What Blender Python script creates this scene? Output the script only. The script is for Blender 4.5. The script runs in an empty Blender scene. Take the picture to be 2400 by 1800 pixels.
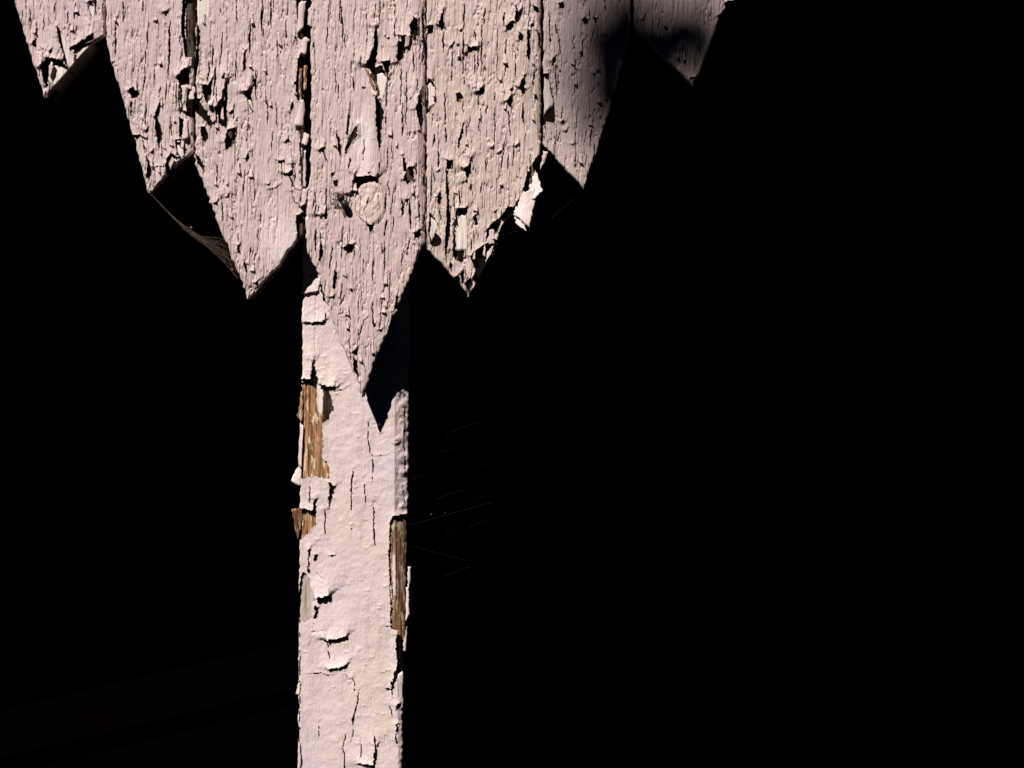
import bpy, bmesh, math, random
import numpy as np
from mathutils import Vector

# ------------------------------------------------------------------ camera, sky, sun, exposure
scene = bpy.context.scene
COL = scene.collection
S0 = 1.244 / 2400.0          # metres per photo pixel in the plane of the board fronts (y = 0)
D = 1.05                     # camera distance to that plane
cam_data = bpy.data.cameras.new('camera')
cam_data.sensor_width = 36.0
cam_data.lens = 36.0 * D / 1.244
cam_data.clip_start = 0.01
cam_data.clip_end = 200.0
cam = bpy.data.objects.new('camera', cam_data)
cam.location = (0, -D, 0)
cam.rotation_euler = (math.radians(90), 0, 0)
COL.objects.link(cam)
scene.camera = cam

SUNV = Vector((37.5, 56.0, -89.0)).normalized()      # direction the light travels
world = bpy.data.worlds.new('World')
scene.world = world
world.use_nodes = True
wn = world.node_tree
bg = wn.nodes['Background']
sky = wn.nodes.new('ShaderNodeTexSky')
sky.sky_type = 'NISHITA'
sky.sun_disc = False
sky.sun_elevation = math.asin(-SUNV.z)
sky.sun_rotation = math.atan2(-SUNV.x, -SUNV.y)
sky.air_density = 0.005
sky.dust_density = 0.0
sky.ozone_density = 1.0
wn.links.new(sky.outputs[0], bg.inputs[0])
bg.inputs[1].default_value = 0.05

sun_data = bpy.data.lights.new('sun', 'SUN')
sun_data.energy = 5.0
sun_data.angle = math.radians(0.55)
sun_data.color = (1.0, 0.93, 0.86)
sun = bpy.data.objects.new('sun', sun_data)
sun.rotation_euler = SUNV.to_track_quat('-Z', 'Y').to_euler()
sun.location = (-2, -3, 4)
COL.objects.link(sun)

scene.view_settings.view_transform = 'Standard'
scene.view_settings.look = 'None'
scene.view_settings.exposure = 0.60
scene.view_settings.gamma = 1.0

# ------------------------------------------------------------------ helpers
rng = np.random.default_rng(11)
random.seed(5)
TAB = np.random.default_rng(3).random((256, 256))


def vnoise(x, y, sx, sy, seed=0):
    """smooth value noise in -1..1"""
    u = x / sx + seed * 17.31
    v = y / sy + seed * 9.73
    iu = np.floor(u).astype(int); iv = np.floor(v).astype(int)
    fu = u - iu; fv = v - iv
    fu = fu * fu * (3 - 2 * fu); fv = fv * fv * (3 - 2 * fv)
    a = TAB[iu & 255, iv & 255]; b = TAB[(iu + 1) & 255, iv & 255]
    c = TAB[iu & 255, (iv + 1) & 255]; d = TAB[(iu + 1) & 255, (iv + 1) & 255]
    return ((a * (1 - fu) + b * fu) * (1 - fv) + (c * (1 - fu) + d * fu) * fv) * 2 - 1


def W(px, py, h=0.0, depth=0.0):
    """photo pixel on the plane `depth` behind the board fronts, h pixels towards the viewer"""
    k = S0 * (1 + depth / D)
    return ((px - 1200) * k, depth - h * S0, (900 - py) * k)


def mesh_obj(name, verts, faces, mat, parent=None, smooth=True):
    me = bpy.data.meshes.new(name)
    verts = np.asarray(verts, dtype=np.float32)
    if isinstance(faces, np.ndarray):
        nf, k = faces.shape
        me.vertices.add(len(verts)); me.vertices.foreach_set('co', verts.ravel())
        me.loops.add(nf * k); me.loops.foreach_set('vertex_index', faces.astype(np.int32).ravel())
        me.polygons.add(nf)
        me.polygons.foreach_set('loop_start', np.arange(0, nf * k, k, dtype=np.int32))
        me.polygons.foreach_set('loop_total', np.full(nf, k, dtype=np.int32))
        me.update(calc_edges=True)
    else:
        me.from_pydata([tuple(v) for v in verts], [], faces)
    me.validate()
    me.materials.append(mat)
    if smooth:
        me.polygons.foreach_set('use_smooth', np.ones(len(me.polygons), dtype=bool))
    ob = bpy.data.objects.new(name, me)
    COL.objects.link(ob)
    if parent is not None:
        ob.parent = parent
        ob.matrix_parent_inverse = parent.matrix_world.inverted()
    return ob


def thing(name, label, cat, loc, group=None):
    o = bpy.data.objects.new(name, None)
    o.location = loc
    o.empty_display_size = 0.03
    COL.objects.link(o)
    o.matrix_world = o.matrix_basis.copy()
    o['label'] = label; o['category'] = cat
    if group: o['group'] = group
    bpy.context.view_layer.update()
    return o


def box(name, x0, x1, y0, y1, z0, z1, mat, parent=None):
    v = [(x, y, z) for x in (x0, x1) for y in (y0, y1) for z in (z0, z1)]
    f = [(0, 1, 3, 2), (4, 6, 7, 5), (0, 4, 5, 1), (2, 3, 7, 6), (0, 2, 6, 4), (1, 5, 7, 3)]
    return mesh_obj(name, v, f, mat, parent, smooth=False)


def tube(verts, faces, pts, r, sides=4):
    """append a thin tube along pts to verts / faces lists"""
    base = len(verts)
    n = len(pts)
    for i, p in enumerate(pts):
        p = Vector(p)
        t = (Vector(pts[min(i + 1, n - 1)]) - Vector(pts[max(i - 1, 0)])).normalized()
        a = t.cross(Vector((0, 1, 0.01)))
        if a.length < 1e-6: a = Vector((1, 0, 0))
        a.normalize(); b = t.cross(a)
        rr = r[i] if hasattr(r, '__len__') else r
        for k in range(sides):
            an = 2 * math.pi * k / sides
            verts.append(tuple(p + a * math.cos(an) * rr + b * math.sin(an) * rr))
    for i in range(n - 1):
        for k in range(sides):
            k2 = (k + 1) % sides
            faces.append((base + i * sides + k, base + i * sides + k2, base + (i + 1) * sides + k2, base + (i + 1) * sides + k))


# ------------------------------------------------------------------ materials
def new_mat(name):
    m = bpy.data.materials.new(name); m.use_nodes = True
    nt = m.node_tree
    return m, nt, nt.nodes['Principled BSDF'], nt.nodes.new('ShaderNodeTexCoord')


def mix(nt, fac, a, b):
    n = nt.nodes.new('ShaderNodeMix'); n.data_type = 'RGBA'
    for sock, val in ((n.inputs[0], fac), (n.inputs[6], a), (n.inputs[7], b)):
        if isinstance(val, bpy.types.NodeSocket): nt.links.new(val, sock)
        elif isinstance(val, (int, float)): sock.default_value = val
        else: sock.default_value = (*val, 1)
    return n.outputs[2]


def noise(nt, vec, scale, detail=4, rough=0.55, stretch=None):
    if stretch:
        mp = nt.nodes.new('ShaderNodeMapping'); mp.inputs['Scale'].default_value = stretch
        nt.links.new(vec, mp.inputs[0]); vec = mp.outputs[0]
    n = nt.nodes.new('ShaderNodeTexNoise')
    n.inputs['Scale'].default_value = scale; n.inputs['Detail'].default_value = detail
    n.inputs['Roughness'].default_value = rough
    nt.links.new(vec, n.inputs['Vector'])
    return n.outputs['Fac']


def ramp(nt, fac, lo, hi, a=0.0, b=1.0):
    n = nt.nodes.new('ShaderNodeMapRange'); n.clamp = True
    n.inputs[1].default_value = lo; n.inputs[2].default_value = hi
    n.inputs[3].default_value = a; n.inputs[4].default_value = b
    nt.links.new(fac, n.inputs[0])
    return n.outputs[0]


def bump(nt, bs, height, dist, strength=1.0, prev=None):
    b = nt.nodes.new('ShaderNodeBump')
    b.inputs['Distance'].default_value = dist; b.inputs['Strength'].default_value = strength
    nt.links.new(height, b.inputs['Height'])
    if prev is not None: nt.links.new(prev, b.inputs['Normal'])
    nt.links.new(b.outputs[0], bs.inputs['Normal'])
    return b.outputs[0]


def paint_material(name, base, warm, lilac, grain, rough_k=0.7):
    m, nt, bs, tc = new_mat(name)
    o = tc.outputs['Object']
    c = mix(nt, ramp(nt, noise(nt, o, 9, 4), 0.38, 0.66), base, warm)
    c = mix(nt, ramp(nt, noise(nt, o, 26, 5, 0.6, (1.3, 1, 0.7)), 0.45, 0.75, 0, 0.8), c, lilac)
    c = mix(nt, ramp(nt, noise(nt, o, 420, 3), 0.58, 0.8, 0, 0.35), c, (0.36, 0.29, 0.26))     # fly specks, grit
    at = nt.nodes.new('ShaderNodeAttribute'); at.attribute_name = 'patch'
    c = mix(nt, ramp(nt, noise(nt, o, 34, 5, 0.7, (1, 1, 0.16)), 0.52, 0.74, 0, 0.55), c, (0.33, 0.27, 0.25))     # grey weather streaks
    c = mix(nt, ramp(nt, noise(nt, o, 21, 4, 0.6, (1, 1, 0.4)), 0.60, 0.78, 0, 0.5), c, (0.46, 0.34, 0.24))       # tan stains
    sp_ = nt.nodes.new('ShaderNodeSeparateColor'); nt.links.new(at.outputs['Color'], sp_.inputs[0])
    c = mix(nt, sp_.outputs[0], c, (0.66, 0.55, 0.56))        # lighter paint: touch-up, plus painted-in brightness of the sunlit tilted strip
    c = mix(nt, sp_.outputs[1], c, (0.575, 0.455, 0.42))        # resin-yellowed paint
    oi = nt.nodes.new('ShaderNodeObjectInfo')
    mul = nt.nodes.new('ShaderNodeMix'); mul.data_type = 'RGBA'; mul.blend_type = 'MULTIPLY'; mul.inputs[0].default_value = 1
    nt.links.new(c, mul.inputs[6]); nt.links.new(oi.outputs['Color'], mul.inputs[7])
    nt.links.new(mul.outputs[2], bs.inputs['Base Color'])
    bs.inputs['Roughness'].default_value = 0.62
    bs.inputs['Specular IOR Level'].default_value = 0.3
    p = bump(nt, bs, noise(nt, o, 260, 5, 0.6, (1, 1, grain)), 0.0011, rough_k * 0.5)
    p = bump(nt, bs, noise(nt, o, 620, 4, 0.6, (1, 1, grain * 0.3)), 0.0010, min(1, rough_k * 1.3), p)
    bump(nt, bs, noise(nt, o, 900, 3), 0.0004, rough_k * 0.8, p)
    return m


M_BOARD = paint_material('weathered_pink_paint', (0.535, 0.415, 0.415), (0.54, 0.425, 0.395), (0.525, 0.415, 0.435), 0.22)
M_POST = paint_material('smooth_pink_paint', (0.645, 0.53, 0.545), (0.655, 0.535, 0.49), (0.63, 0.54, 0.60), 0.8, 0.5)

# bare timber under the paint; the vertex layer "tone": r = old cream primer, g = fresh brown wood, b = grey wood
M_WOOD, nt, bs, tc = new_mat('bare_weathered_wood')
o = tc.outputs['Object']
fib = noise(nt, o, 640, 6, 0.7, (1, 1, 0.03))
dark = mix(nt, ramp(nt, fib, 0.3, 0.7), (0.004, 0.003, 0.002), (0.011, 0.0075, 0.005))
at = nt.nodes.new('ShaderNodeAttribute'); at.attribute_name = 'tone'
sep = nt.nodes.new('ShaderNodeSeparateColor'); nt.links.new(at.outputs['Color'], sep.inputs[0])
brown = mix(nt, ramp(nt, fib, 0.42, 0.60), (0.10, 0.042, 0.02), (0.56, 0.30, 0.165))
crumbs = ramp(nt, noise(nt, o, 210, 5, 0.75, (1, 1, 0.2)), 0.55, 0.58)
brown = mix(nt, crumbs, brown, (0.70, 0.60, 0.42))                       # scraps of old cream paint
lich = ramp(nt, noise(nt, o, 150, 3, 0.5, (1, 1, 0.5)), 0.69, 0.72)
brown = mix(nt, lich, brown, (0.22, 0.27, 0.08))                         # green algae
grey = mix(nt, ramp(nt, fib, 0.35, 0.65), (0.03, 0.024, 0.02), (0.17, 0.135, 0.11))
pale = mix(nt, ramp(nt, noise(nt, o, 240, 5, 0.7, (1, 1, 0.1)), 0.38, 0.62), (0.70, 0.60, 0.55), (0.90, 0.81, 0.76))
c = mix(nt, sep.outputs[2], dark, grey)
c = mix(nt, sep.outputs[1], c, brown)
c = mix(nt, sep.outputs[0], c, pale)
nt.links.new(c, bs.inputs['Base Color'])
bs.inputs['Roughness'].default_value = 0.9
bs.inputs['Specular IOR Level'].default_value = 0.05
bump(nt, bs, fib, 0.0016, 0.8)


def plain(name, a, b, scale, rough=0.85, stretch=None, bd=0.001):
    m, nt, bs, tc = new_mat(name)
    n = noise(nt, tc.outputs['Object'], scale, 5, 0.6, stretch)
    nt.links.new(mix(nt, ramp(nt, n, 0.35, 0.65), a, b), bs.inputs['Base Color'])
    bs.inputs['Roughness'].default_value = rough
    bs.inputs['Specular IOR Level'].default_value = 0.15
    bump(nt, bs, n, bd, 0.7)
    return m


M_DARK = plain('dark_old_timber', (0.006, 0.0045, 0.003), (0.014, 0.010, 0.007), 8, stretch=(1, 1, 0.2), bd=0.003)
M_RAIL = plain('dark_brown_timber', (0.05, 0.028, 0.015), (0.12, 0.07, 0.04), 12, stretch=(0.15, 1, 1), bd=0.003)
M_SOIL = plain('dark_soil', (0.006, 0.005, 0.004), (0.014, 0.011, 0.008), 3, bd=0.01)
M_WEB = plain('dusty_silk', (0.06, 0.042, 0.03), (0.15, 0.11, 0.085), 400)
M_WEBFAINT = plain('fine_silk', (0.035, 0.028, 0.018), (0.08, 0.06, 0.04), 400)
M_CRUMB = plain('rusty_crumb', (0.20, 0.09, 0.04), (0.38, 0.20, 0.11), 300)
M_FLY = plain('black_chitin', (0.006, 0.006, 0.008), (0.02, 0.02, 0.022), 500, 0.35)
M_LEAF = plain('green_leaf', (0.035, 0.07, 0.02), (0.07, 0.12, 0.035), 20)
M_BARK = plain('grey_bark', (0.07, 0.055, 0.04), (0.15, 0.12, 0.09), 40)
M_WING, nt, bs, tc = new_mat('smoky_wing')
bs.inputs['Base Color'].default_value = (0.16, 0.13, 0.11, 1)
bs.inputs['Roughness'].default_value = 0.4
bs.inputs['Alpha'].default_value = 0.85
M_HOLE = M_WOOD


# ------------------------------------------------------------------ relief: cracked and lifting paint
def in_poly(x, y, poly):
    c = np.zeros(x.shape, bool)
    n = len(poly)
    for i in range(n):
        x0, y0 = poly[i]; x1, y1 = poly[(i + 1) % n]
        if y0 == y1: continue
        t = (y0 > y) != (y1 > y)
        c ^= t & (x < (x1 - x0) * (y - y0) / (y1 - y0) + x0)
    return c


def near_poly(x, y, poly, closed=True):
    best = np.full(x.shape, 1e9); vx = np.zeros(x.shape); vy = np.zeros(x.shape)
    n = len(poly)
    for i in range(n if closed else n - 1):
        x0, y0 = poly[i]; x1, y1 = poly[(i + 1) % n]
        dx, dy = x1 - x0, y1 - y0
        l2 = dx * dx + dy * dy + 1e-9
        t = np.clip(((x - x0) * dx + (y - y0) * dy) / l2, 0, 1)
        ex = x - (x0 + t * dx); ey = y - (y0 + t * dy)
        d = ex * ex + ey * ey
        m = d < best
        best = np.where(m, d, best); vx = np.where(m, ex, vx); vy = np.where(m, ey, vy)
    return np.sqrt(best), vx, vy


UL = (-0.45, -0.89)


class Relief:
    """a sheet over photo rows y0..y1 whose left and right borders are polylines"""
    def __init__(s, left, right, y0, y1, dx, dy, seed, jag=1.2, inset=0.0, round_r=7.0, thick=52.0):
        s.seed = seed
        ys = np.linspace(y0, y1, int((y1 - y0) / dy) + 1)
        L = np.interp(ys, [p[0] for p in left], [p[1] for p in left])
        R = np.interp(ys, [p[0] for p in right], [p[1] for p in right])
        L = L + jag * (vnoise(ys, ys * 0, 9, 1, seed) + 0.8 * vnoise(ys, ys * 0, 31, 1, seed + 2)) + inset
        R = R + jag * (vnoise(ys, ys * 0, 9, 1, seed + 5) + 0.8 * vnoise(ys, ys * 0, 31, 1, seed + 7)) - inset
        mid = (L + R) / 2
        bad = R - L < 1.5
        L = np.where(bad, mid - 0.75, L); R = np.where(bad, mid + 0.75, R)
        nx = int((R - L).max() / dx) + 1
        u = np.linspace(0, 1, nx)
        s.ny, s.nx = len(ys), nx
        s.X = L[:, None] + (R - L)[:, None] * u[None, :]
        s.Y = np.repeat(ys[:, None], nx, 1)
        s.ys = ys; s.L = L; s.R = R
        d = np.minimum(s.X - L[:, None], R[:, None] - s.X)
        q = np.clip(1 - d / round_r, 0, 1)
        s.H = -round_r * 0.7 * (1 - np.sqrt(np.maximum(1 - q * q, 0)))
        s.lift = np.zeros_like(s.H)
        s.mask = np.zeros(s.H.shape, bool)
        s.tone = np.zeros(s.H.shape + (3,), np.float32)
        s.thick = thick
        s.curlk = 0.55

    def rows(s, a, b):
        i = np.searchsorted(s.ys, a); j = np.searchsorted(s.ys, b)
        return slice(max(i - 1, 0), min(j + 1, s.ny))

    def crack(s, x0, y0, x1, y1, w, lip=1.4, deep=2.2, reach=7.0, wob=1.5, cut=True, sd=0):
        r = s.rows(min(y0, y1) - 2, max(y0, y1) + 2)
        X, Y = s.X[r], s.Y[r]
        if X.size == 0: return
        t = np.clip((Y - y0) / (y1 - y0 + 1e-6), -0.05, 1.05)
        xc = x0 + (x1 - x0) * t + wob * vnoise(Y, Y * 0, 11, 1, s.seed + sd) + 0.5 * wob * vnoise(Y, Y * 0, 4, 1, s.seed + sd + 3)
        env = np.clip(1 - (2 * t - 1) ** 2, 0, 1) ** 0.5
        ww = w * env * (0.75 + 0.5 * vnoise(Y, Y * 0, 6, 1, s.seed + sd + 8)) + 1e-3
        d = X - xc
        s.H[r] -= deep * env * np.exp(-(d / (0.55 * ww + 0.5)) ** 2)
        s.lift[r] = np.maximum(s.lift[r], np.where(d < 0, lip * env * np.exp(d / reach), 0.45 * lip * env * np.exp(-d / (0.6 * reach))))
        if cut:
            s.mask[r] |= (np.abs(d) < 0.5 * ww) & (env > 0.05)

    def path_crack(s, pts, w, lip=1.6, reach=9.0, cut=True):
        """crack along an arbitrary polyline (also level ones): upper / left side lifted"""
        ys = [p[1] for p in pts]
        r = s.rows(min(ys) - 30, max(ys) + 30)
        X = s.X[r] + 1.4 * vnoise(s.X[r], s.Y[r], 7, 7, s.seed); Y = s.Y[r] + 1.4 * vnoise(s.X[r], s.Y[r], 7, 7, s.seed + 4)
        d, vx, vy = near_poly(X, Y, pts, closed=False)
        side = np.clip((vx * UL[0] + vy * UL[1]) / (d + 1e-6), -0.15, 1)
        s.lift[r] = np.maximum(s.lift[r], lip * np.exp(-d / reach) * np.clip(side + 0.25, 0, 1))
        p0, p1 = pts[0], pts[-1]
        e = np.minimum(np.hypot(X - p0[0], Y - p0[1]), np.hypot(X - p1[0], Y - p1[1]))
        taper = np.clip(e / 16 + 0.15, 0, 1) * (0.8 + 0.7 * vnoise(s.X[r], s.Y[r], 13, 11, s.seed + 8))
        s.H[r] -= 0.9 * np.exp(-(d / (0.6 * w)) ** 2)
        if cut: s.mask[r] |= d < 0.5 * w * taper
        else: s.H[r] -= 1.5 * np.exp(-(d / w) ** 2)

    def hole(s, poly, A=4.0, Lr=14.0, dirv=UL, curl=1.0, jag=1.6):
        ys = [p[1] for p in poly]; xs = [p[0] for p in poly]
        m = 3.2 * Lr
        r = s.rows(min(ys) - m, max(ys) + m)
        X0, Y0 = s.X[r], s.Y[r]
        if X0.size == 0: return
        X = X0 + jag * vnoise(X0, Y0, 5, 6, s.seed + 1) + 0.8 * jag * vnoise(X0, Y0, 2.6, 3, s.seed + 6)
        Y = Y0 + jag * vnoise(X0, Y0, 5, 6, s.seed + 9)
        ins = in_poly(X, Y, poly)
        d, vx, vy = near_poly(X, Y, poly)
        side = np.clip((vx * dirv[0] + vy * dirv[1]) / (d + 1e-6), 0, 1)
        lf = (A * side ** 0.8 * np.exp(-d / Lr) + s.curlk * curl * np.exp(-d / 2.5)) * (~ins)
        s.lift[r] = np.maximum(s.lift[r], lf)
        s.mask[r] |= ins

    def paint_tone(s, poly, rgb, jag=1.0):
        ys = [p[1] for p in poly]
        r = s.rows(min(ys) - 2, max(ys) + 2)
        X = s.X[r] + jag * vnoise(s.X[r], s.Y[r], 4, 9, s.seed)
        ins = in_poly(X, s.Y[r], poly)
        s.tone[r][ins] = rgb

    def build(s, name, mat, parent, depth, cut=True, base=0.0, tone=False, skirt=True, tuck=0.6):
        H = s.H + s.lift + base
        X, Y, mask = s.X, s.Y, s.mask
        tn = s.tone
        if skirt:
            X = np.concatenate([X[:, :1] + 0.6, X, X[:, -1:] - tuck], 1)
            Y = np.concatenate([Y[:, :1], Y, Y[:, -1:]], 1)
            side = np.full((s.ny, 1), -s.thick)
            H = np.concatenate([side, H, side], 1)
            f = np.zeros((s.ny, 1), bool)
            mask = np.concatenate([f, mask, f], 1)
            tn = np.concatenate([tn[:, :1], tn, tn[:, -1:]], 1)
            if tone: tn[:, -1] = (0, 0.15, 0.5)
        ny, nx = X.shape
        k = S0 * (1 + depth / D)
        V = np.stack([(X - 1200) * k, depth - H * S0, (900 - Y) * k], -1).reshape(-1, 3)
        idx = np.arange(ny * nx).reshape(ny, nx)
        a, b, c, d = idx[:-1, :-1], idx[:-1, 1:], idx[1:, 1:], idx[1:, :-1]
        F = np.stack([a, d, c, b], -1).reshape(-1, 4)
        if cut:
            mm = (mask[:-1, :-1].astype(int) + mask[:-1, 1:] + mask[1:, 1:] + mask[1:, :-1]).reshape(-1)
            F = F[mm < 2]
            used = np.zeros(len(V), bool); used[F.ravel()] = True
            remap = np.cumsum(used) - 1
            V = V[used]; F = remap[F]
        ob = mesh_obj(name, V, F, mat, parent)
        if cut:
            q = np.zeros((ny * nx, 4), np.float32); q[:, :3] = tn.reshape(-1, 3); q[:, 3] = 1
            ca = ob.data.color_attributes.new('patch', 'FLOAT_COLOR', 'POINT')
            ca.data.foreach_set('color', q[used].ravel())
        if tone:
            ca = ob.data.color_attributes.new('tone', 'FLOAT_COLOR', 'POINT')
            q = np.ones((ny * nx, 4), np.float32); q[:, :3] = tn.reshape(-1, 3)
            ca.data.foreach_set('color', q.ravel())
        return ob


def to_local(parent, ob):
    return ob


def flake(parent, corners, mat, bulge=3.0, curl=(0, 0), depth=0.0, n=10, m=10, seed=0, name='paint_flake', thick=0.9, jag=1.5):
    """a curled scrap: corners are (px, py, height) going round; slightly thick, ragged rim"""
    A, B, C_, D_ = [np.array(c, float) for c in corners]
    u = np.linspace(0, 1, n)[None, :, None]; v = np.linspace(0, 1, m)[:, None, None]
    P = (A * (1 - u) + B * u) * (1 - v) + (D_ * (1 - u) + C_ * u) * v
    U, Vv = u[..., 0] + 0 * v[..., 0], v[..., 0] + 0 * u[..., 0]
    P[..., 2] += bulge * 4 * U * (1 - U) + curl[0] * (U ** 2) + curl[1] * (Vv ** 2)
    edge = (np.maximum(np.abs(U - .5), np.abs(Vv - .5)) * 2) ** 6
    P[..., 0] += jag * edge * vnoise(P[..., 0], P[..., 1], 5, 5, seed)
    P[..., 1] += jag * edge * vnoise(P[..., 0], P[..., 1], 5, 5, seed + 3)
    P[..., 2] += 0.7 * vnoise(P[..., 0], P[..., 1], 9, 9, seed + 6)
    Q = P.copy(); Q[..., 2] -= thick
    k = S0 * (1 + depth / D)
    def wv(T): return np.stack([(T[..., 0] - 1200) * k, depth - T[..., 2] * S0, (900 - T[..., 1]) * k], -1).reshape(-1, 3)
    V = np.concatenate([wv(P), wv(Q)])
    idx = np.arange(n * m).reshape(m, n); N = n * m
    a, b, c, d = idx[:-1, :-1], idx[:-1, 1:], idx[1:, 1:], idx[1:, :-1]
    F = [np.stack([a, d, c, b], -1).reshape(-1, 4), np.stack([a, b, c, d], -1).reshape(-1, 4) + N]
    ring = np.concatenate([idx[0, :], idx[1:, -1], idx[-1, -2::-1], idx[-2:0:-1, 0]])
    nxt = np.roll(ring, -1)
    F.append(np.stack([ring, nxt, nxt + N, ring + N], -1))
    ob = mesh_obj(name, V, np.concatenate(F), mat, parent)
    if mat is M_WOOD:
        ca = ob.data.color_attributes.new('tone', 'FLOAT_COLOR', 'POINT')
        q = np.tile(np.array([0.0, 0.8, 0.2, 1], np.float32), (len(V), 1))
        ca.data.foreach_set('color', q.ravel())
    return ob


PALE, BROWN, GREY, MID = (0.9, 0, 0), (0, 1, 0), (0, 0, 1), (0, 0.35, 0.6)

# ------------------------------------------------------------------ the dark space behind, ground, light-closing wall
FLOOR = -1.9
def struct(o): o['kind'] = 'structure'; return o
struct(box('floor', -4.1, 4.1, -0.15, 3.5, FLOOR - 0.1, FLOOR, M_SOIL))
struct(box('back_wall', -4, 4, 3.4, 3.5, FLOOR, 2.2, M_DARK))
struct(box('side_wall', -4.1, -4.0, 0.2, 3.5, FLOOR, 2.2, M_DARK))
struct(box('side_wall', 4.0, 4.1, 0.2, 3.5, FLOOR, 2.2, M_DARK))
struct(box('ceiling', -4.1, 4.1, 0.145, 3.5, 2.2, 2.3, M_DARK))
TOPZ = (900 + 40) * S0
struct(box('closing_wall', -4.1, 4.1, 0.0292, 0.1442, TOPZ, 2.3, M_DARK))  # unseen wall above the view, added to shut sunlight out of the interior

rail = thing('timber_rail', 'dark brown sloping timber rail barely visible in the darkness behind the post', 'rail', (-0.9, 1.8, -0.85))
def slanted(px0, py0, px1, py1, w, depth, th, mat, parent, name):
    a = np.array(W(px0, py0, 0, depth)); b = np.array(W(px1, py1, 0, depth))
    up = np.array([0, 0, w * S0 * (1 + depth / D)]); bk = np.array([0, th, 0])
    V = [a, b, b - up, a - up, a + bk, b + bk, b - up + bk, a - up + bk]
    F = [(0, 3, 2, 1), (4, 5, 6, 7), (0, 1, 5, 4), (3, 7, 6, 2), (0, 4, 7, 3), (1, 2, 6, 5)]
    return mesh_obj(name, V, F, mat, parent, smooth=False)
slanted(-700, 1830, 905, 1452, 110, 2.2, 0.06, M_RAIL, rail, 'upper_board')
slanted(-700, 1990, 905, 1600, 300, 2.26, 0.06, M_RAIL, rail, 'lower_board')
box('support', -2.6, -2.5, 2.33, 2.43, FLOOR, -0.9, M_RAIL, rail)
box('support', -0.66, -0.57, 2.33, 2.43, FLOOR, -1.1, M_RAIL, rail)

# ------------------------------------------------------------------ the pointed boards
TOP = -150
BOARDS = []
BOARDS.append(dict(
    label='leftmost pointed board, cut off by the picture edge, bare patch above its tip',
    L=[(-160, -20), (0, 31), (60, 50), (120, 68), (180, 88), (229, 104)],
    R=[(-160, 243), (60, 243), (81, 241), (98, 216), (147, 174), (202, 125), (229, 106)], tip=229, n=45, nf=4,
    holes=[([(95, 158), (111, 135), (127, 139), (145, 142), (157, 160), (158, 164), (124, 201), (110, 190)], 7, 20),
           ([(135, 62), (145, 75), (162, 116), (172, 148), (162, 165), (156, 156), (146, 122), (136, 87)], 4, 10),
           ([(174, 116), (214, 98), (216, 102), (174, 148)], 3, 9), ([(163, 115), (172, 110), (216, 82), (219, 92), (174, 117)], 5, 18),
           ([(75, 105), (84, 90), (86, 112)], 4, 10), ([(205, 5), (218, 3), (219, 40), (212, 35)], 3, 9),
           ([(98, 162), (104, 175), (113, 200), (108, 203), (100, 182)], 2, 8)],
    cracks=[(129, 5, 128, 32, 4), (177, 5, 175, 45, 5), (159, 25, 157, 58, 4), (181, 60, 177, 98, 4), (222, -20, 224, 38, 7), (104, 30, 102, 75, 3), (70, 20, 72, 60, 3)],
    tones=[([(116, 150), (136, 150), (158, 166), (124, 203), (111, 190), (113, 166)], PALE), ([(138, 70), (145, 75), (162, 116), (174, 148), (162, 167), (154, 150)], PALE),
           ([(174, 118), (216, 98), (218, 104), (172, 150)], PALE), ([(203, 3), (219, 3), (220, 42), (210, 38)], PALE)]))
BOARDS.append(dict(
    label='second pointed board from the left, cobweb trailing from its tip',
    L=[(-160, 247), (95, 247), (171, 267), (249, 290), (315, 311), (385, 328), (446, 342), (456, 350)],
    R=[(-160, 451), (352, 451), (365, 440), (379, 418), (411, 389), (446, 360), (456, 352)], tip=457, n=190, nf=8,
    holes=[([(431, -10), (436, -10), (433, 60), (436, 105), (440, 133), (434, 135), (426, 75), (425, 40)], 3, 9),
           ([(436, -10), (454, -10), (454, 136), (440, 133), (437, 105)], 2, 6),
           ([(417, 182), (428, 168), (443, 160), (445, 200), (436, 196), (432, 235), (422, 255), (419, 240), (421, 196)], 8, 18),
           ([(422, 257), (434, 237), (440, 208), (456, 212), (456, 275), (437, 272)], 6, 14),
           ([(301, 214), (312, 204), (324, 214), (322, 229), (310, 229)], 4, 8), ([(306, 238), (311, 240), (309, 272), (305, 268)], 2, 8),
           ([(313, 318), (328, 316), (321, 327)], 4, 10), ([(331, 318), (343, 322), (346, 345), (337, 350)], 2, 6),
           ([(363, 273), (376, 237), (378, 243), (370, 278), (382, 312), (373, 350), (369, 333)], 5, 12),
           ([(343, 366), (350, 380), (355, 402), (350, 421), (344, 415), (345, 390)], 3, 9),
           ([(388, 392), (392, 373), (402, 360), (418, 370), (402, 400), (391, 409)], 5, 12),
           ([(412, 330), (425, 325), (436, 350), (430, 368), (414, 362)], 5, 12), ([(421, 275), (430, 280), (428, 320), (420, 322)], 3, 8)],
    cracks=[(270, 50, 271, 132, 5), (397, 45, 395, 188, 6), (335, 0, 334, 30, 4), (288, 0, 289, 55, 4), (349, 50, 344, 120, 3), (390, 190, 388, 235, 4), (413, 195, 415, 255, 5),
            (400, 270, 402, 320, 4), (340, 150, 337, 215, 3), (343, 240, 341, 300, 4), (362, 160, 363, 200, 3)],
    paths=[([(361, 392), (375, 390), (387, 392)], 2.5)],
    tones=[([(436, -20), (455, -20), (455, 160), (438, 140)], GREY), ([(418, 200), (436, 196), (434, 236), (420, 256)], PALE), ([(412, 338), (425, 332), (436, 352), (424, 370), (412, 364)], PALE),
           ([(331, 318), (343, 322), (346, 345), (337, 350)], PALE), ([(395, 380), (408, 368), (414, 374), (400, 396)], PALE), ([(306, 250), (311, 240), (309, 272), (305, 268)], PALE)]))
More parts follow.
